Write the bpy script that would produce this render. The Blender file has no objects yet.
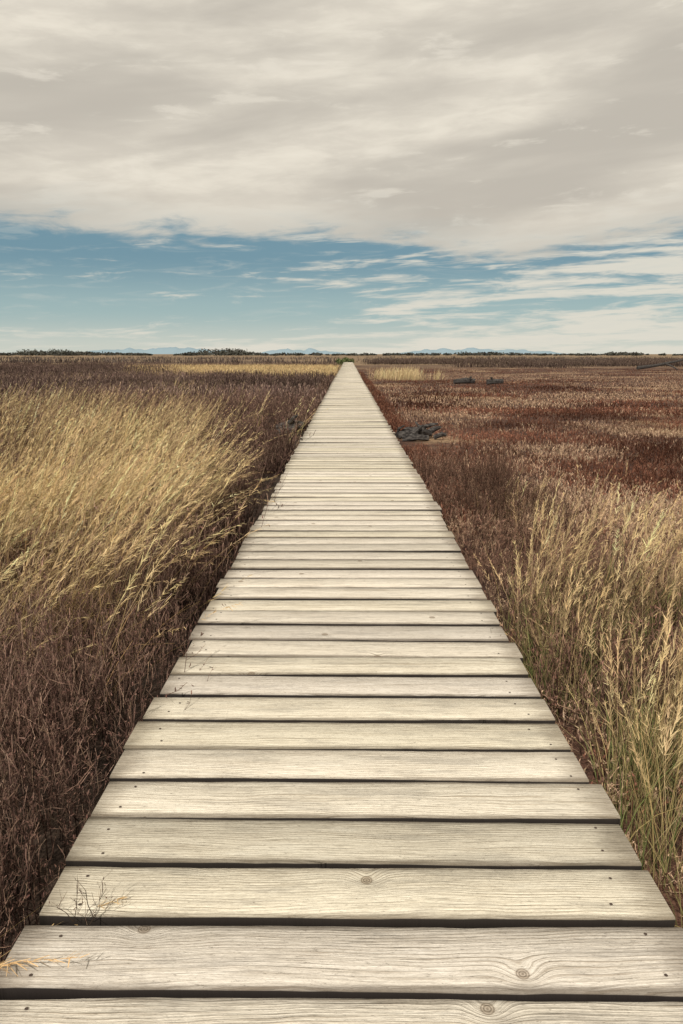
import bpy, math, numpy as np
from mathutils import Vector
rng=np.random.default_rng(11)
scene=bpy.context.scene
def U(a,b,n): return rng.uniform(a,b,n)
# ---------------- value noise -----------------
_perm=np.random.default_rng(3).random((256,256))
def vnoise(x,y,s,o=0):
    x=np.asarray(x)*s+o*17.3+1000; y=np.asarray(y)*s+o*7.7+1000
    xi=np.floor(x).astype(int); yi=np.floor(y).astype(int)
    fx=x-xi; fy=y-yi; fx=fx*fx*(3-2*fx); fy=fy*fy*(3-2*fy)
    g=lambda a,b:_perm[a%256,b%256]
    return (g(xi,yi)*(1-fx)+g(xi+1,yi)*fx)*(1-fy)+(g(xi,yi+1)*(1-fx)+g(xi+1,yi+1)*fx)*fy
def fbm(x,y,s,o=0): return (vnoise(x,y,s,o)*.55+vnoise(x,y,s*2.1,o+1)*.3+vnoise(x,y,s*4.3,o+2)*.15)
# ---------------- mesh helpers ----------------
def mesh_obj(name,V,F,C=None,mat=None,parent=None,smooth=False,attrs=None):
    me=bpy.data.meshes.new(name)
    V=np.asarray(V,dtype=np.float32); F=np.asarray(F,dtype=np.int32)
    me.vertices.add(len(V)); me.vertices.foreach_set('co',V.ravel())
    k=F.shape[1]
    me.loops.add(F.size); me.loops.foreach_set('vertex_index',F.ravel())
    me.polygons.add(len(F)); me.polygons.foreach_set('loop_start',np.arange(0,F.size,k,dtype=np.int32))
    me.polygons.foreach_set('loop_total',np.full(len(F),k,dtype=np.int32))
    me.update(calc_edges=True)
    if C is not None:
        a=me.color_attributes.new('Col','FLOAT_COLOR','POINT')
        a.data.foreach_set('color',np.concatenate([C,np.ones((len(C),1))],1).astype(np.float32).ravel())
    if attrs is not None:
        for nm,arr in attrs.items():
            a=me.color_attributes.new(nm,'FLOAT_COLOR','POINT')
            a.data.foreach_set('color',np.concatenate([arr,np.ones((len(arr),1))],1).astype(np.float32).ravel())
    if smooth: me.polygons.foreach_set('use_smooth',np.ones(len(F),dtype=bool))
    if mat: me.materials.append(mat)
    ob=bpy.data.objects.new(name,me); scene.collection.objects.link(ob)
    if parent: ob.parent=parent
    return ob
class Acc:
    def __init__(s): s.V=[];s.F=[];s.C=[];s.n=0
    def add(s,V,F,C):
        s.V.append(V);s.F.append(F+s.n);s.C.append(C);s.n+=len(V)
    def build(s,name,mat):
        print(name,s.n)
        return mesh_obj(name,np.concatenate(s.V),np.concatenate(s.F),np.concatenate(s.C),mat)
def ribbons(acc,base,az,lean,curve,L,w,c0,c1,K=3,taper=.85,wiggle=0.0):
    N=len(base); P=np.zeros((N,K+1,3)); P[:,0]=base
    for i in range(K):
        t=lean+curve*((i+.5)/K)+ (rng.normal(0,wiggle,N) if wiggle else 0)
        aa=az+(rng.normal(0,wiggle*1.5,N) if wiggle else 0)
        st=np.stack([np.sin(t)*np.cos(aa),np.sin(t)*np.sin(aa),np.cos(t)],1)*(L/K)[:,None]
        P[:,i+1]=P[:,i]+st
    phi=U(0,math.pi,N); wd=np.stack([np.cos(phi),np.sin(phi),rng.normal(0,.35,N)],1)
    s=np.linspace(0,1,K+1); prof=(1-taper*s**1.5)
    off=wd[:,None,:]*(w[:,None]*prof[None,:]*.5)[:,:,None]
    V=np.stack([P-off,P+off],2).reshape(-1,3)
    b=(np.arange(N)*(K+1)*2)[:,None]+(np.arange(K)*2)[None,:]; b=b.ravel()
    F=np.stack([b,b+1,b+3,b+2],1)
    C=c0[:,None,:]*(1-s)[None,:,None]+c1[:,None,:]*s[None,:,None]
    C=np.repeat(C,2,axis=1).reshape(-1,3)
    acc.add(V,F,C); return P
def along(P,idx,s):
    K=P.shape[1]-1; f=s*K; i=np.minimum(f.astype(int),K-1); t=(f-i)[:,None]
    return P[idx,i]*(1-t)+P[idx,i+1]*t
def jit(c,n,amt=.2,hue=.03):
    c=np.array(c)[None,:]*np.ones((n,1))
    return np.clip(c*(1+rng.normal(0,amt,(n,1)))*(1+rng.normal(0,hue,(n,3))),.004,.9)
def keepoff(b,bz):   # nothing grows up through the deck
    if bz==0:
        k=np.abs(b[:,0])<.67
        b[k,0]=np.where(b[k,0]<0,-1,1)*(.67+U(0,.15,k.sum()))

GOLD=(.50,.335,.155); PALE=(.62,.465,.255); STRAW=(.38,.265,.135)
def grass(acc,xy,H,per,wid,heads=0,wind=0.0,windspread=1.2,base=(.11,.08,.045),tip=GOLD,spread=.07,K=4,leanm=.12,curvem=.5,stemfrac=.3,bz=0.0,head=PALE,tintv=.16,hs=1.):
    n=len(xy); N=n*per; idx=np.repeat(np.arange(n),per)
    b=np.zeros((N,3)); b[:,:2]=xy[idx]+rng.normal(0,spread,(N,2)); b[:,2]=bz-.02; keepoff(b,bz)
    tn=1+rng.normal(0,tintv,n)
    h=np.broadcast_to(H,(n,))[idx]*U(.45,1.0,N)*.95
    az=wind+rng.normal(0,windspread,N)
    lean=np.abs(rng.normal(leanm,.14,N)); cur=np.abs(rng.normal(curvem,.4,N))
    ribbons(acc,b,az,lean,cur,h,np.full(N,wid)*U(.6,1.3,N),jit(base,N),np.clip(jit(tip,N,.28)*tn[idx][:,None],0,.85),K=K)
    if heads:
        ns=max(1,int(per*stemfrac)); M=n*ns; si=np.repeat(np.arange(n),ns)
        b=np.zeros((M,3)); b[:,:2]=xy[si]+rng.normal(0,spread*.8,(M,2)); b[:,2]=bz; keepoff(b,bz)
        h=np.broadcast_to(H,(n,))[si]*U(.8,1.35,M)
        az=wind+rng.normal(0,windspread*.5,M); lean=np.abs(rng.normal(leanm,.1,M)); cur=np.abs(rng.normal(curvem*.9,.3,M))
        tc=np.clip(jit(head,M,.18)*tn[si][:,None],0,.85)
        P=ribbons(acc,b,az,lean,cur,h,np.full(M,wid*.55),jit(STRAW,M)*.7,tc,K=6,taper=.6)
        Q=M*heads; qi=np.repeat(np.arange(M),heads); s=1-U(0,1,Q)**1.2*.3
        pb=along(P,qi,s); L=(.014+.045*(1-s)/.3*U(.4,1,Q)+.008)*hs
        sc=max(1,wid/.004)*hs
        ribbons(acc,pb,az[qi]+rng.normal(0,.7,Q),lean[qi]+cur[qi]*s+rng.normal(.1,.22,Q),np.full(Q,.3),L,np.full(Q,.0036*sc)*U(.6,1.3,Q),tc[qi]*.92,tc[qi]*U(.85,1.15,Q)[:,None],K=1,taper=.6)
def shrub(acc,xy,H,stems,subs,leaves,tw,dark,tip,leafc,spread=.12,bz=0,lean0=.45,leafs=.012,tintf=None):
    n=len(xy); N=n*stems; idx=np.repeat(np.arange(n),stems)
    b=np.zeros((N,3)); b[:,:2]=xy[idx]+rng.normal(0,spread,(N,2)); b[:,2]=bz-.02*(bz==0); keepoff(b,bz)
    tv=(1+rng.normal(0,.2,n)); 
    if tintf is not None: tv=tv*tintf
    tint=tv[idx][:,None]
    h=np.broadcast_to(H,(n,))[idx]*U(.55,1.2,N)
    az=U(0,6.283,N); lean=np.abs(rng.normal(0,lean0,N)); cur=rng.normal(-.1,.3,N)
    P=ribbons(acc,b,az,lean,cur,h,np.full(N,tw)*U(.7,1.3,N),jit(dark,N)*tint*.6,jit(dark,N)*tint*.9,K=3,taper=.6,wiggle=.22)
    if subs:
        Q=N*subs; qi=np.repeat(np.arange(N),subs); s=U(.3,1,Q)
        pb=along(P,qi,s); L=h[qi]*U(.15,.42,Q)*(1.25-s)+.02
        a2=az[qi]+rng.normal(0,1.3,Q); l2=np.clip(lean[qi]+rng.normal(.35,.4,Q),-.2,1.5)
        tt=tint[qi]
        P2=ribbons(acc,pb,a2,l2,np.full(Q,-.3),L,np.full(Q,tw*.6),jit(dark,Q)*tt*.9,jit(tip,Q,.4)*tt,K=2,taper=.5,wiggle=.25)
        if leaves:
            R=Q*leaves; ri=np.repeat(np.arange(Q),leaves); s=U(.2,1,R)
            pb=along(P2,ri,s); tl=tt[ri]
            ribbons(acc,pb,U(0,6.28,R),U(.1,1.4,R),np.zeros(R),np.full(R,leafs)*U(.6,1.4,R),np.full(R,leafs*.38)*U(.7,1.3,R),jit(leafc,R,.3)*tl*.9,jit(leafc,R,.45)*1.1*tl,K=1,taper=.5)
# ---------------- node DSL ----------------
class NT:
    def __init__(s,t): s.t=t; t.nodes.clear()
    def n(s,ty,**k):
        x=s.t.nodes.new(ty)
        for a,b in k.items(): setattr(x,a,b)
        return x
    def set(s,inp,v):
        if isinstance(v,bpy.types.NodeSocket): s.t.links.new(v,inp)
        else: inp.default_value=v
    def m(s,op,a,b=None,c=None,clamp=False):
        x=s.n('ShaderNodeMath',operation=op,use_clamp=clamp); s.set(x.inputs[0],a)
        if b is not None: s.set(x.inputs[1],b)
        if c is not None: s.set(x.inputs[2],c)
        return x.outputs[0]
    def ss(s,v,a,b,o0=0.,o1=1.):
        x=s.n('ShaderNodeMapRange',interpolation_type='SMOOTHSTEP'); s.set(x.inputs[0],v)
        for i,q in zip((1,2,3,4),(a,b,o0,o1)): s.set(x.inputs[i],q)
        return x.outputs[0]
    def mix(s,f,a,b,bt='MIX'):
        x=s.n('ShaderNodeMix',data_type='RGBA',blend_type=bt); s.set(x.inputs[0],f)
        for i,v in ((6,a),(7,b)):
            s.set(x.inputs[i],v if isinstance(v,bpy.types.NodeSocket) else (*v,1))
        return x.outputs[2]
    def xyz(s,x,y,z):
        c=s.n('ShaderNodeCombineXYZ')
        for i,v in enumerate((x,y,z)): s.set(c.inputs[i],v)
        return c.outputs[0]
    def sep(s,v):
        c=s.n('ShaderNodeSeparateXYZ'); s.set(c.inputs[0],v); return c.outputs
    def noise(s,v,scale,detail=4,rough=.5,dist=0.):
        x=s.n('ShaderNodeTexNoise'); s.set(x.inputs['Vector'],v)
        s.set(x.inputs['Scale'],scale); s.set(x.inputs['Detail'],detail); s.set(x.inputs['Roughness'],rough); s.set(x.inputs['Distortion'],dist)
        return x.outputs[0]
def newmat(name):
    m=bpy.data.materials.new(name); m.use_nodes=True; return m,NT(m.node_tree)
def veg_mat(name,trans=.25):
    m,t=newmat(name); a=t.n('ShaderNodeAttribute',attribute_name='Col')
    o=t.n('ShaderNodeOutputMaterial')
    p=t.n('ShaderNodeBsdfDiffuse'); t.set(p.inputs[0],a.outputs[0])
    if not trans: t.t.links.new(p.outputs[0],o.inputs[0]); return m
    tr=t.n('ShaderNodeBsdfTranslucent'); t.set(tr.inputs[0],a.outputs[0])
    mx=t.n('ShaderNodeMixShader'); mx.inputs[0].default_value=trans
    t.t.links.new(p.outputs[0],mx.inputs[1]); t.t.links.new(tr.outputs[0],mx.inputs[2])
    t.t.links.new(mx.outputs[0],o.inputs[0]); return m
def finish(t,col,rough=.85,bump=None,bs=.3,bd=.01,spec=.2):
    p=t.n('ShaderNodeBsdfPrincipled'); t.set(p.inputs['Base Color'],col if isinstance(col,bpy.types.NodeSocket) else (*col,1)); t.set(p.inputs['Roughness'],rough); p.inputs['Specular IOR Level'].default_value=spec
    if bump is not None:
        b=t.n('ShaderNodeBump'); b.inputs['Strength'].default_value=bs; b.inputs['Distance'].default_value=bd; t.set(b.inputs['Height'],bump)
        t.t.links.new(b.outputs[0],p.inputs['Normal'])
    o=t.n('ShaderNodeOutputMaterial'); t.t.links.new(p.outputs[0],o.inputs[0])
grass_m=veg_mat('dry_grass_mat',.2); shrub_m=veg_mat('shrub_mat',0)

# ---------------- ground ----------------
gm,t=newmat('marsh_ground')
co=t.n('ShaderNodeTexCoord').outputs['Object']; X,Y,Z=t.sep(co)
n1=t.noise(co,.22,5,.6); n2=t.noise(co,1.7,5,.7); n3=t.noise(co,14,4,.7); n4=t.noise(t.xyz(t.m('MULTIPLY',X,.25),Y,0.),.06,5,.6)
right=t.mix(t.ss(n2,.35,.68),(.055,.028,.02),(.14,.072,.047))
right=t.mix(t.ss(t.m('ADD',n1,t.m('MULTIPLY',n3,.15)),.6,.72),right,(.33,.22,.13))
left=t.mix(t.ss(n2,.3,.7),(.03,.021,.016),(.08,.055,.04))
col=t.mix(t.ss(X,-.4,.8),left,right)
far=t.mix(t.ss(n4,.38,.58),(.11,.075,.055),(.30,.21,.12))
col=t.mix(t.ss(Y,60.,130.),col,far)
col=t.mix(t.m('MULTIPLY',t.ss(n3,.55,.3),.6),col,(.03,.02,.015))
finish(t,col,.95,t.m('ADD',n3,t.m('MULTIPLY',n2,2.)),.8,.06)
R=16000
mesh_obj('ground',[(-R,-R,0),(R,-R,0),(R,R,0),(-R,R,0)],[(0,1,2,3)],mat=gm)

# ---------------- boardwalk ----------------
wm,t=newmat('weathered_timber')
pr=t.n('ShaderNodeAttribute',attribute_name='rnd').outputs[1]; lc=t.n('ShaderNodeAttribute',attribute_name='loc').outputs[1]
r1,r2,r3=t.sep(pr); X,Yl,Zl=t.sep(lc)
off=t.m('MULTIPLY',r1,57.); Xo=t.m('ADD',X,off)
q=t.xyz(Xo,t.m('ADD',Yl,t.m('MULTIPLY',r2,3.)),0.)
vo=t.n('ShaderNodeTexVoronoi',voronoi_dimensions='2D',feature='F1'); 
t.set(vo.inputs['Vector'],q); vo.inputs['Scale'].default_value=3.
kd=t.m('DIVIDE',vo.outputs['Distance'],3.)
kr=t.sep(vo.outputs['Color'])[0]; kon=t.m('GREATER_THAN',kr,.66)
kx=t.m('MULTIPLY',kon,t.m('EXPONENT',t.m('MULTIPLY',t.m('MULTIPLY',kd,kd),-900.)))
warp=t.m('MULTIPLY',t.m('SUBTRACT',t.noise(t.xyz(Xo,t.m('MULTIPLY',Yl,2.),r3),1.5,3,.5),.5),.085)
cy=t.m('ADD',t.m('SUBTRACT',Yl,t.m('MULTIPLY',t.m('SUBTRACT',r2,.5),.26)),t.m('ADD',warp,t.m('MULTIPLY',kx,.028)))
cz=t.m('ADD',.006,t.m('MULTIPLY',r3,.06))
rad=t.m('SQRT',t.m('ADD',t.m('MULTIPLY',cy,cy),t.m('MULTIPLY',cz,cz)))
jitr=t.m('MULTIPLY',t.noise(t.xyz(t.m('MULTIPLY',Xo,9.),t.m('MULTIPLY',Yl,60.),r1),1.,3,.6),3.4)
ring=t.ss(t.m('SINE',t.m('ADD',t.m('MULTIPLY',rad,900.),jitr)),.5,1.)
rmod=t.ss(t.noise(t.xyz(t.m('MULTIPLY',Xo,3.),t.m('MULTIPLY',Yl,30.),r3),1.,3,.6),.40,.60)
fib=t.noise(t.xyz(t.m('MULTIPLY',Xo,4.),t.m('ADD',t.m('MULTIPLY',cy,240.),off),r3),1.,6,.76)
fine=t.noise(t.xyz(t.m('MULTIPLY',Xo,26.),t.m('MULTIPLY',Yl,520.),r1),1.,3,.7)
speck=t.noise(t.xyz(t.m('MULTIPLY',Xo,60.),t.m('MULTIPLY',Yl,220.),r2),1.,4,.75)
blot=t.noise(t.xyz(t.m('MULTIPLY',Xo,2.2),t.m('MULTIPLY',Yl,12.),r1),1.6,6,.7)
c=t.mix(t.ss(fib,.40,.66),(.80,.75,.655),(.56,.51,.425))
c=t.mix(t.m('MULTIPLY',t.m('MULTIPLY',ring,rmod),.62),c,(.34,.275,.20))
c=t.mix(t.m('MULTIPLY',t.ss(blot,.50,.66),.62),c,(.43,.40,.35))
c=t.mix(t.m('MULTIPLY',t.ss(blot,.46,.25),.5),c,(.82,.79,.72))
crack=t.ss(fib,.65,.69)
c=t.mix(t.m('MULTIPLY',crack,.88),c,(.09,.072,.055))
c=t.mix(t.m('MULTIPLY',t.ss(fine,.50,.66),.45),c,(.26,.215,.165))
c=t.mix(t.m('MULTIPLY',t.ss(speck,.59,.69),.65),c,(.14,.115,.09))
kn=t.m('MULTIPLY',kon,t.ss(kd,.016,.009)); krng=t.m('MULTIPLY',kn,t.ss(t.m('SINE',t.m('MULTIPLY',kd,1300.)),-.5,.8))
c=t.mix(t.m('MULTIPLY',kn,.5),c,(.27,.19,.12)); c=t.mix(t.m('MULTIPLY',krng,.6),c,(.10,.075,.05))
ed=t.m('ABSOLUTE',Yl); c=t.mix(t.m('MULTIPLY',t.ss(t.m('ADD',ed,t.m('MULTIPLY',fib,.024)),.069,.086),.78),c,(.13,.105,.08))
ex=t.m('ABSOLUTE',X); c=t.mix(t.m('MULTIPLY',t.ss(t.m('ADD',ex,t.m('MULTIPLY',blot,.12)),.58,.67),.65),c,(.20,.165,.125))
c=t.mix(t.ss(Zl,-.0022,-.005),c,(.02,.016,.014))  # plank sides go near-black: shade of the gaps put into the colour
val=t.m('ADD',.82,t.m('MULTIPLY',r3,.28)); c=t.mix(1.,c,t.xyz(val,t.m('MULTIPLY',val,.985),t.m('MULTIPLY',val,t.m('ADD',.90,t.m('MULTIPLY',r1,.09)))),'MULTIPLY')
hgt=t.m('SUBTRACT',t.m('MULTIPLY',fib,-1.),t.m('ADD',t.m('MULTIPLY',crack,1.5),t.m('ADD',t.m('MULTIPLY',ring,.3),t.m('MULTIPLY',fine,.6))))
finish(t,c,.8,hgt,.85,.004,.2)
dm,t=newmat('bearer_timber'); co=t.n('ShaderNodeTexCoord').outputs['Object']
finish(t,t.mix(t.noise(co,9.,4),(.018,.014,.012),(.05,.04,.03)),.9)
sm,t=newmat('screw_steel'); finish(t,(.06,.04,.03),.6,spec=.4)

bw=bpy.data.objects.new('boardwalk',None); scene.collection.objects.link(bw)
DZ=.35; PIT=.1632; GAP=.0205; W=1.213; Y0=1.10
NP=625; V=[];F=[];RN=[];LC=[]; n0=0; SV=[];SF=[];sn=0
for k in range(-14,NP):
    yc=Y0+(k+.5)*PIT+rng.normal(0,.002); rz=rng.normal(0,.0032); pw=(PIT-GAP)/2+rng.normal(0,.0024)
    wav=.012*math.sin(yc*.35)+.02*math.sin(yc*.11+1) if yc>5 else .012*math.sin(yc*.35)*max(0,(yc-1)/4)
    xl=-W/2+rng.normal(0,.007)+wav*.6; xr=W/2+rng.normal(0,.007)+wav*.6; th=.045; dz=rng.normal(0,.002); tw=rng.normal(0,.003)
    nx=30 if k<40 else (6 if k<150 else 1)
    rn=rng.random(3); ch=.0025
    prof=[(-pw,-th),(-pw,-ch),(-pw+ch,0),(0,0.),(pw-ch,0),(pw,-ch),(pw,-th)]
    xs=np.linspace(xl,xr,nx+1)
    cup=rng.normal(0,.0012); m=len(prof)
    e1=np.cumsum(rng.normal(0,.0009,nx+1)); e2=np.cumsum(rng.normal(0,.0009,nx+1)); e1-=e1.mean(); e2-=e2.mean()
    for i,x in enumerate(xs):
        for j,(py,pz) in enumerate(prof):
            yy=py+(e1[i] if py<0 else (e2[i] if py>0 else 0))
            zz=pz+dz+tw*x+(cup if j==3 else 0)
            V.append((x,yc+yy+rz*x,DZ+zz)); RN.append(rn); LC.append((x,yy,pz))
    for i in range(nx):
        for j in range(m):
            a=n0+i*m+j; b=n0+i*m+(j+1)%m
            F.append((a,b,b+m,a+m))
    for i0 in (0,nx):
        a=n0+i0*m; qs=[(a,a+1,a+5,a+6),(a+1,a+2,a+4,a+5)]
        for qd in qs: F.append(qd if i0==0 else qd[::-1])
    n0+=m*(nx+1)
    if k<90:
        for sx in (-.535,.535):
            for sy in (-.042,.042):
                if rng.random()<.2: continue
                cx=sx+rng.normal(0,.014); cyy=yc+sy+rng.normal(0,.008); r=.0034
                for q_ in range(8):
                    a=q_*math.pi/4; SV.append((cx+r*math.cos(a),cyy+r*math.sin(a),DZ+dz+tw*cx+.0016))
                SF.append((sn,sn+1,sn+2,sn+3));SF.append((sn,sn+3,sn+4,sn+7));SF.append((sn+4,sn+5,sn+6,sn+7)); sn+=8
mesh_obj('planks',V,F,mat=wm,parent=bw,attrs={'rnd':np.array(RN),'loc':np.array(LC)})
mesh_obj('screws',SV,SF,mat=sm,parent=bw)
def boxes(name,L,mat,parent):
    V=[];F=[]
    for (x0,x1,y0,y1,z0,z1) in L:
        b=len(V); V+=[(x0,y0,z0),(x1,y0,z0),(x1,y1,z0),(x0,y1,z0),(x0,y0,z1),(x1,y0,z1),(x1,y1,z1),(x0,y1,z1)]
        F+=[tuple(b+i for i in f) for f in ((0,3,2,1),(4,5,6,7),(0,1,5,4),(1,2,6,5),(2,3,7,6),(3,0,4,7))]
    mesh_obj(name,V,F,mat=mat,parent=parent)
YE=Y0+NP*PIT
boxes('bearers',[(x-.04,x+.04,-1.1,YE-.05,DZ-.20,DZ-.05) for x in (-.535,.03,.535)],dm,bw)
boxes('posts',[(x-.05,x+.05,y,y+.1,-.2,DZ-.202) for y in np.arange(-.5,YE,1.9) for x in (-.535,.535)],dm,bw)

# ---------------- vegetation fields ----------------
def pts(n,x0,x1,y0,y1,logy=False):
    y=np.exp(U(math.log(y0),math.log(y1),n)) if logy else U(y0,y1,n)
    return np.stack([U(x0,x1,n),y],1)
def wedge(n,a0,a1,y0,y1,xmin=.66):
    y=np.exp(U(math.log(y0),math.log(y1),n)); a=U(a0,a1,n); x=a*y
    k=np.abs(x)>xmin; return np.stack([x,y],1)[k]
def clear(p,spots):
    k=np.ones(len(p),bool)
    for (x,y,rx,ry) in spots: k&=((p[:,0]-x)/rx)**2+((p[:,1]-y)/ry)**2>1
    return p[k]
LS=[(-1.05,12.3,.55,1.6)]; RS=[(1.2,12.3,.55,1.1)]
ga=Acc(); sa=Acc(); ra=Acc()
DARK=(.095,.056,.045); TIPD=(.30,.20,.145); LEAFD=(.14,.08,.063)
def patch(p,s,o,lo=.6,hi=1.5): return lo+(hi-lo)*np.clip((fbm(p[:,0],p[:,1],s,o)-.25)*2,0,1)
p=np.concatenate([pts(390,-3.8,-.80,.6,5.0),pts(150,-1.5,-.80,1.0,4.5)]) 
hh=.28+.26*fbm(p[:,0],p[:,1],1.3)+.12*np.clip((-p[:,0]-.7)/1.5,0,1)
shrub(sa,p,hh,8,9,3,.0034,DARK,TIPD,LEAFD,spread=.09,leafs=.010,tintf=patch(p,1.3,3,.4,1.5))
p=pts(110,-3.4,-.9,1.,4.8)
shrub(sa,p,.56,3,8,1,.0028,(.15,.095,.075),(.38,.275,.20),(.28,.18,.13),spread=.08,leafs=.008,lean0=.3)
def goldmask(x,y):
    near=np.clip((y-2.7)/1.3,0,1); farr=np.clip((19-y)/7,0,1)
    edge=np.clip((-x-.80-.14*np.maximum(y-4,0))/.6,0,1)
    return near*farr*edge*np.clip((fbm(x,y,.9,5)-.36)*6,0.04,1)
p=clear(wedge(2500,-.62,-.02,4,22,.86),LS); g=goldmask(p[:,0],p[:,1])
q=p[rng.random(len(p))>g*.5]
hh=(.32+.36*fbm(q[:,0],q[:,1],.6,2)); tf=patch(q,.6,8,.45,1.4)
n_=q[:,1]<9; 
shrub(sa,q[n_],hh[n_],8,6,1,.005,DARK,TIPD,LEAFD,spread=.12,leafs=.018,tintf=tf[n_])
shrub(sa,q[~n_],hh[~n_],10,5,1,.010,DARK,TIPD,LEAFD,spread=.18,leafs=.03,tintf=tf[~n_])
q=clear(pts(420,-1.15,-.85,9,45,True),LS)
shrub(sa,q,.30,8,4,0,.012,DARK,TIPD,LEAFD,spread=.09,leafs=.03,lean0=.35)
p=wedge(4800,-.62,-.01,20,110,1.3); strip=(p[:,1]>44)&(p[:,1]<88)&(p[:,0]>-.26*p[:,1]+fbm(p[:,0],p[:,1],.1)*6); q=p[~strip]
shrub(sa,q,(.3+.4*fbm(q[:,0],q[:,1],.18,3)),10,3,0,.032,(.095,.062,.053),(.21,.15,.115),LEAFD,spread=.45,tintf=patch(q,.12,8,.5,1.6))
# golden grass left
p=wedge(2100,-.62,-.03,2.4,22,.92); p=p[rng.random(len(p))<goldmask(p[:,0],p[:,1])*.88+.02]
hh=.44+.50*fbm(p[:,0],p[:,1],.9,7)
nr=p[:,1]<6
grass(ga,p[nr],hh[nr],24,.0033,28,wind=.15,windspread=.9,leanm=.22,curvem=.75,stemfrac=.55,spread=.10,tintv=.25,hs=.85)
grass(ga,p[~nr],hh[~nr],21,.0065,11,wind=.15,windspread=.9,leanm=.2,curvem=.75,stemfrac=.55,spread=.13,tintv=.28,hs=.9)
# distant straw strip & scattered
p=wedge(2400,-.28,-.01,44,92,1.3)
grass(ga,p,.42,12,.05,0,spread=.5,K=2,tip=(.58,.42,.22),base=(.42,.30,.15))
p=wedge(700,-.62,-.06,14,60,1.5); p=p[fbm(p[:,0],p[:,1],.13,9)>.55]
grass(ga,p,.65,14,.02,0,wind=.2,spread=.3,K=3,tip=(.38,.27,.16))
# right mat
RD=(.105,.045,.031); RT=(.25,.118,.075); RL=(.18,.08,.054)
def rightmat(p,stems,subs,leaves,tw,ls,sp,hb,ps=.22,ex=0.):
    p=clear(p,RS); v=fbm(p[:,0],p[:,1]*.7,ps,12)+ex
    for (x,y,rx,ry) in ((3.2,11.2,1.0,1.1),(5.4,13.2,1.3,1.2),(2.2,17,.8,1.6),(9.5,26,3,3.),(5,22,1.5,2.),(17,36,6,4),(6,45,4,5)):
        v=v+.22*np.exp(-((p[:,0]-x)/rx)**2-((p[:,1]-y)/ry)**2)
    pal=np.clip((v-.53)*9,0,1)
    a=p[rng.random(len(p))>pal*.85]; b=p[rng.random(len(p))<pal*.8+.02]
    shrub(ra,a,hb*(.4+.8*fbm(a[:,0],a[:,1],.7,4)),stems,subs,leaves,tw,RD,RT,RL,spread=sp,leafs=ls,lean0=.75,tintf=patch(a,.5,15,.4,1.5))
    shrub(ra,b,hb*.75,stems,subs,leaves,tw,(.32,.21,.14),(.58,.41,.28),(.42,.29,.19),spread=sp,leafs=ls,lean0=.75)
rightmat(pts(1050,.80,4.5,1.2,7),7,5,2,.004,.013,.10,.20)
rightmat(wedge(4200,.03,.62,6,20,.95),8,4,0,.010,.022,.16,.12)
q=pts(500,.78,1.1,6,60,True); shrub(ra,clear(q,RS),.15,8,3,0,.011,RD,RT,RL,spread=.06,lean0=.4)
rightmat(wedge(5400,.015,.62,18,75,1.3),8,2,0,.03,.03,.42,.12,.13,.02)
# brown taller twigs hugging the right edge
p=pts(270,.78,1.7,2.4,9); 
shrub(sa,p,.28+.2*fbm(p[:,0],p[:,1],1.,6),8,7,2,.004,(.09,.052,.04),(.30,.19,.13),(.16,.088,.063),spread=.07,leafs=.014,tintf=patch(p,1.2,18,.5,1.4))
# far shrub belts
p=wedge(3000,.03,.62,80,170,3.); p=p[(fbm(p[:,0],p[:,1]*2,.05,8)>.44)]
shrub(sa,p,.4+.5*fbm(p[:,0],p[:,1],.08,3),10,3,0,.06,(.085,.06,.05),(.19,.14,.105),LEAFD,spread=.9)
p=wedge(1500,-.62,.62,120,330,3.); p=p[fbm(p[:,0]*.4,p[:,1],.04,31)>.5]
shrub(sa,p,.4+.7*fbm(p[:,0],p[:,1],.03,3),9,2,0,.14,(.10,.078,.068),(.20,.155,.12),LEAFD,spread=1.6)
# right tall grass: thin wispy clumps, green at the base
p=pts(130,.80,2.9,1.6,4.2); m=(p[:,0]<.95+.62*p[:,1])&(fbm(p[:,0],p[:,1],1.6,21)>.43)
p=p[m]; hh=.46+.40*fbm(p[:,0],p[:,1],.9,2)
grass(ga,p,hh,18,.0027,30,base=(.10,.105,.04),tip=(.45,.325,.15),leanm=.12,curvem=.5,stemfrac=.6,spread=.065,tintv=.28,wind=.3,windspread=1.3,hs=.75)
grass(ga,p,hh*.75,24,.0036,0,base=(.07,.095,.03),tip=(.20,.225,.085),leanm=.15,curvem=.6,spread=.07,wind=.3,windspread=3)
p=np.stack([.80+np.abs(rng.normal(0,.12,34)),U(1.3,3.6,34)],1)
grass(ga,p,.42,14,.0024,24,base=(.09,.10,.035),tip=(.38,.30,.14),leanm=.2,curvem=.6,stemfrac=.4,spread=.04,wind=1.2,windspread=1.2,hs=.6)
p=pts(20,1.2,4.5,4.3,6.8)
grass(ga,p,.42,16,.004,14,wind=.2,stemfrac=.4,spread=.1,hs=.8)
# bright tuft by the path far ahead
p=np.stack([rng.normal(2.9,.8,60),rng.normal(45,2.2,60)],1); p=p[p[:,0]>1.2]
grass(ga,p,.85,24,.02,0,spread=.2,K=3,tip=(.66,.50,.28),base=(.4,.3,.17))
# stalks leaning over the deck at lower left, and a dry sprig caught in a gap
p=np.array([[-1.02,1.24]])
grass(ga,p,.60,6,.003,44,wind=.0,windspread=.35,leanm=.50,curvem=.7,stemfrac=1.,spread=.04,head=(.64,.45,.22),tintv=.03,hs=.75)
p=np.array([[-.52,1.262],[-.49,1.264]])
shrub(sa,p,.075,4,5,2,.0016,(.08,.055,.04),(.2,.14,.1),LEAFD,spread=.008,leafs=.004,lean0=.7,bz=DZ)
ga.build('dry_grass',grass_m); sa.build('heath_shrubs',shrub_m); ra.build('saltmarsh_groundcover',shrub_m)

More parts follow.
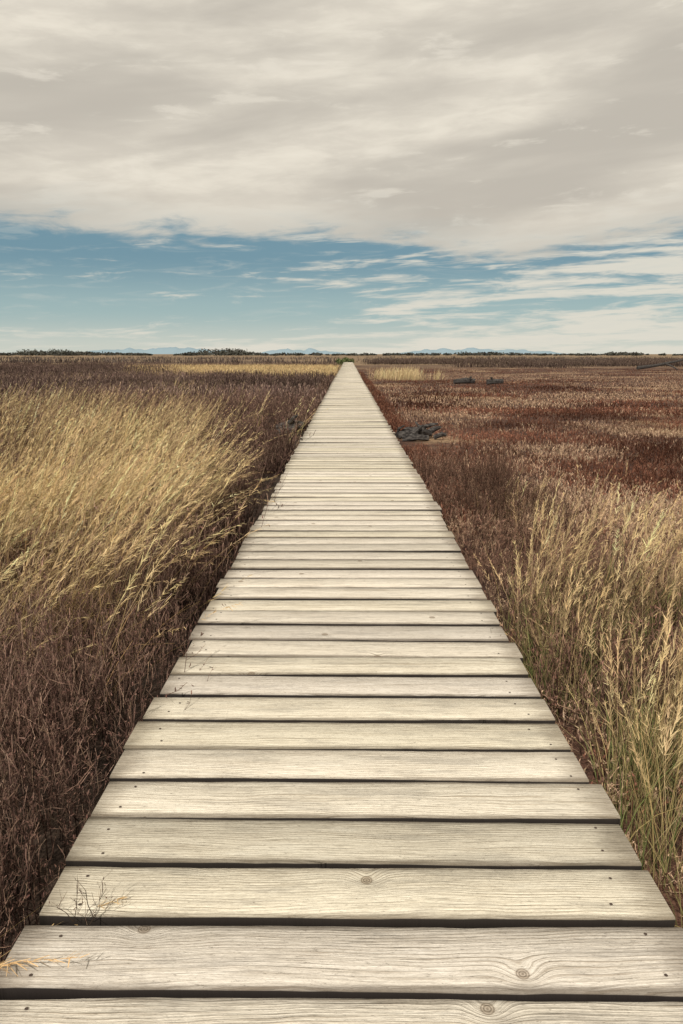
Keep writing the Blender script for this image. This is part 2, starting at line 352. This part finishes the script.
# ---------------- driftwood ----------------
lm,t=newmat('driftwood_bark'); co=t.n('ShaderNodeTexCoord').outputs['Object']
n=t.noise(t.xyz(*[t.m('MULTIPLY',a,b) for a,b in zip(t.sep(co),(8.,8.,20.))]),2.,5,.6)
finish(t,t.mix(t.ss(n,.35,.7),(.015,.013,.013),(.10,.09,.082)),.9,n,.7,.02)
def tubes(name,paths,loc):
    V=[];F=[]
    for path in paths:
        pp=np.array([q[:3] for q in path]); rr=[q[3] for q in path]; S=9; b0=len(V)
        for i in range(len(pp)):
            d=pp[min(i+1,len(pp)-1)]-pp[max(i-1,0)]; d=d/np.linalg.norm(d)
            a=np.cross(d,(0.1,.2,1.)); a/=np.linalg.norm(a); b=np.cross(d,a)
            for s in range(S):
                an=s*2*math.pi/S; r=rr[i]*(1+rng.normal(0,.13)); V.append(pp[i]+r*(math.cos(an)*a+math.sin(an)*b))
        for i in range(len(pp)-1):
            for s in range(S):
                F.append((b0+i*S+s,b0+i*S+(s+1)%S,b0+(i+1)*S+(s+1)%S,b0+(i+1)*S+s))
        for e in (0,len(pp)-1):
            c=len(V); V.append(pp[e])
            for s in range(S): F.append((b0+e*S+s,b0+e*S+(s+1)%S,c))
    me=bpy.data.meshes.new(name); me.from_pydata([tuple(v) for v in V],[],F); me.materials.append(lm)
    ob=bpy.data.objects.new(name,me); scene.collection.objects.link(ob); ob.location=loc; return ob
tubes('driftwood_branches',[
 [(-.36,0,.05,.05),(-.2,.05,.11,.07),(.05,0,.13,.08),(.20,.08,.08,.05)],
 [(-.1,.1,.05,.04),(.05,.0,.20,.04),(.20,-.08,.25,.03),(.30,-.1,.27,.015)],
 [(-.30,-.3,.03,.05),(-.05,-.35,.07,.05),(.12,-.3,.05,.04)],
 [(.12,.2,.06,.05),(.28,.15,.16,.05),(.36,.05,.20,.02)],
 [(-.38,.1,.03,.03),(-.34,.0,.18,.025),(-.26,-.05,.23,.012)],
 [(.24,-.1,.04,.04),(.36,-.15,.10,.04),(.42,-.1,.08,.03)],
 [(-.2,-.3,.05,.03),(.0,-.1,.2,.03),(-.06,.05,.28,.014)]],(1.19,12.9,.0))
tubes('driftwood_log',[
 [(-.26,0,.12,.06),(0,.05,.20,.09),(.22,0,.18,.06)],[(-.05,0,.2,.04),(.05,-.1,.32,.03),(.12,-.12,.36,.015)],[(-.25,-.2,.08,.06),(.1,-.25,.14,.07)]],(-.98,13.2,.02))
tubes('driftwood_log',[[(-.45,0,.18,.13),(.1,.1,.24,.14),(.5,.05,.2,.1)],[(.2,0,.2,.06),(.3,-.1,.42,.04)]],(5.2,35,0))
tubes('driftwood_log',[[(-.35,0,.2,.12),(.35,.1,.24,.11)],[(-.1,0,.25,.06),(-.2,-.1,.42,.03)]],(6.4,34,0))
tubes('driftwood_log',[[(-2.2,0,.2,.16),(-.5,.3,.4,.14),(1.5,.2,.8,.09),(2.2,.2,1.0,.05)],[(.3,.2,.6,.07),(.9,-.2,.3,.06),(1.3,-.4,0,.05)]],(28,70,0))

# ---------------- distant trees, bush and hills ----------------
def leafcloud(cs,rad,per,size,col):
    a=Acc(); n=len(cs); N=n*per; i=np.repeat(np.arange(n),per)
    d=rng.normal(0,1,(N,3)); d/=np.linalg.norm(d,axis=1)[:,None]; d*=(U(0,1,N)**.5)[:,None]
    c=cs[i]+d*rad[i]*np.array([1,1,.9]); 
    u=rng.normal(0,1,(N,3)); v=rng.normal(0,1,(N,3)); u/=np.linalg.norm(u,axis=1)[:,None]; v/=np.linalg.norm(v,axis=1)[:,None]
    s=(size*U(.6,1.4,N))[:,None]
    V=np.stack([c-u*s,c+v*s,c+u*s,c-v*s],1).reshape(-1,3); V[:,2]=np.maximum(V[:,2],.02)
    b=np.arange(N)*4; F=np.stack([b,b+1,b+2,b+3],1)
    C=np.repeat(jit(col,N,.25),4,axis=0); a.add(V,F,C); return a
n=900; ang=U(-.6,.6,n); dist=U(650,1000,n)
den=fbm(ang*100,ang*0,.12,3); lft=(ang<-.12)
keep=(rng.random(n)<np.where(lft,.95,.45))&(den>.33)
ang=ang[keep];dist=dist[keep];den=den[keep]
hgt=(1.2+5.5*np.clip(den-.3,0,1)*2*np.where(ang<-.12,1.0,.4))*U(.5,1.25,len(ang))
cs=np.stack([ang*dist,dist,hgt*.45],1); rad=np.stack([hgt*1.6,hgt*1.6,hgt*.55],1)
leafcloud(cs,rad,60,.8,(.065,.065,.055)).build('distant_tree_line',shrub_m)
n=14; cs=np.stack([rng.normal(-.2,.8,n),rng.normal(106,.8,n),U(.2,.65,n)],1)
leafcloud(cs,np.full((n,3),.45),160,.09,(.10,.115,.05)).build('green_bush',shrub_m)
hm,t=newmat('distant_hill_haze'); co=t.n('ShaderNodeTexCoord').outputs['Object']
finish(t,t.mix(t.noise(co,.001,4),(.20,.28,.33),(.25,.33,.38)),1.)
def hill(az0,az1,hp,D,seed):
    n=60; a=np.linspace(az0,az1,n); s=np.linspace(0,1,n); env=np.sin(s*math.pi)**.7
    h=hp*env*(.35+1.0*fbm(a*90,a*0+seed,1.0,seed)); V=[];F=[]
    for i in range(n):
        x=a[i]*D
        V+= [(x,D-350,-1),(x+40,D-120,h[i]*.55),(x,D,h[i]),(x,D+500,-1)]
    for i in range(n-1):
        for j in range(3): F.append((4*i+j,4*i+4+j,4*i+5+j,4*i+1+j))
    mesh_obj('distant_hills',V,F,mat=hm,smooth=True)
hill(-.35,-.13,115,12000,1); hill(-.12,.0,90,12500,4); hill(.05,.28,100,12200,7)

# ---------------- world ----------------
EL=math.radians(42); azx,azy=-.35,-.8; SR=math.atan2(azx,azy)
w=bpy.data.worlds.new('World'); scene.world=w; w.use_nodes=True; t=NT(w.node_tree)
sky=t.n('ShaderNodeTexSky',sky_type='NISHITA'); sky.sun_disc=False; sky.sun_elevation=EL; sky.sun_rotation=SR%(2*math.pi); sky.air_density=1.; sky.dust_density=1.
d=t.n('ShaderNodeTexCoord').outputs['Generated']; X,Y,Z=t.sep(d)
def anis(h,v,dx=0.,tilt=-.03): return t.xyz(t.m('ADD',t.m('MULTIPLY',X,h),dx),t.m('MULTIPLY',Y,h),t.m('MULTIPLY',t.m('ADD',Z,t.m('MULTIPLY',X,tilt)),v))
grad=t.mix(t.ss(Z,.0,.055),(6.2,6.5,5.8),(3.3,4.6,4.7))
grad=t.mix(t.ss(Z,.045,.12),grad,(1.5,2.75,3.4))
grad=t.mix(t.ss(Z,.13,.5),grad,(1.2,2.6,4.0))
base=t.mix(.88,sky.outputs[0],grad)
nB=t.noise(anis(5.,60.,3.),1.,5,.6,.4)
nF=t.noise(anis(14.,110.),1.,4,.65,.6)
nC=t.noise(t.xyz(t.m('MULTIPLY',X,1.6),t.m('ADD',t.m('MULTIPLY',Y,1.6),4.3),t.m('ADD',t.m('MULTIPLY',Z,9.),t.m('MULTIPLY',X,-1.1))),1.2,5,.5,.3)
nD=t.noise(anis(7.,32.),1.6,6,.6,.3)
wv=t.m('ADD',t.m('ADD',t.m('MULTIPLY',nB,.7),t.m('MULTIPLY',nF,.3)),t.m('ADD',t.m('MULTIPLY',X,.19),t.ss(Z,.05,.0,0.,.10)))
base=t.mix(t.m('MULTIPLY',t.ss(wv,.50,.64),.94),base,(7.4,7.05,6.1))
base=t.mix(t.m('MULTIPLY',t.ss(nF,.48,.75),.3),base,(6.0,6.2,5.7))
# cloud deck
xb=t.m('SUBTRACT',X,.2); bump=t.m('MULTIPLY',t.m('EXPONENT',t.m('MULTIPLY',t.m('MULTIPLY',xb,xb),-45.)),.028)
e=t.m('ADD',t.m('ADD',Z,bump),t.m('ADD',t.m('MULTIPLY',t.m('SUBTRACT',nC,.5),.03),t.m('MULTIPLY',t.m('SUBTRACT',nD,.5),.07)))
deck=t.ss(e,.134,.158)
cc=t.mix(t.ss(nC,.36,.60),(5.3,4.9,4.25),(8.1,7.5,6.4))
cc=t.mix(t.m('MULTIPLY',t.ss(nD,.38,.66),.42),cc,(5.4,4.95,4.3))
cc=t.mix(t.m('MULTIPLY',t.ss(nD,.45,.30),.45),cc,(8.5,7.9,6.8))
cc=t.mix(t.m('MULTIPLY',t.ss(e,.19,.14),.6),cc,(4.9,4.95,4.55))
fin=t.mix(deck,base,cc)
bg=t.n('ShaderNodeBackground'); t.set(bg.inputs[0],fin); bg.inputs[1].default_value=.1
o=t.n('ShaderNodeOutputWorld'); t.t.links.new(bg.outputs[0],o.inputs[0])
sl=bpy.data.lights.new('sun','SUN'); sl.energy=4.1; sl.angle=math.radians(1.5); sl.color=(1,.94,.85)
so=bpy.data.objects.new('sun',sl); scene.collection.objects.link(so)
h=math.hypot(azx,azy); dv=Vector((azx/h*math.cos(EL),azy/h*math.cos(EL),math.sin(EL)))
so.rotation_euler=dv.to_track_quat('Z','Y').to_euler()
# ---------------- camera ----------------
cd=bpy.data.cameras.new('camera'); cd.sensor_fit='VERTICAL'; cd.sensor_height=36; cd.lens=27; cd.clip_end=60000; cd.clip_start=.05
cam=bpy.data.objects.new('camera',cd); scene.collection.objects.link(cam)
cam.location=(-.006,0,1.40); cam.rotation_euler=(math.radians(90-11.62),0,math.radians(.49)); scene.camera=cam
scene.view_settings.view_transform='Standard'; scene.view_settings.look='None'; scene.view_settings.exposure=0
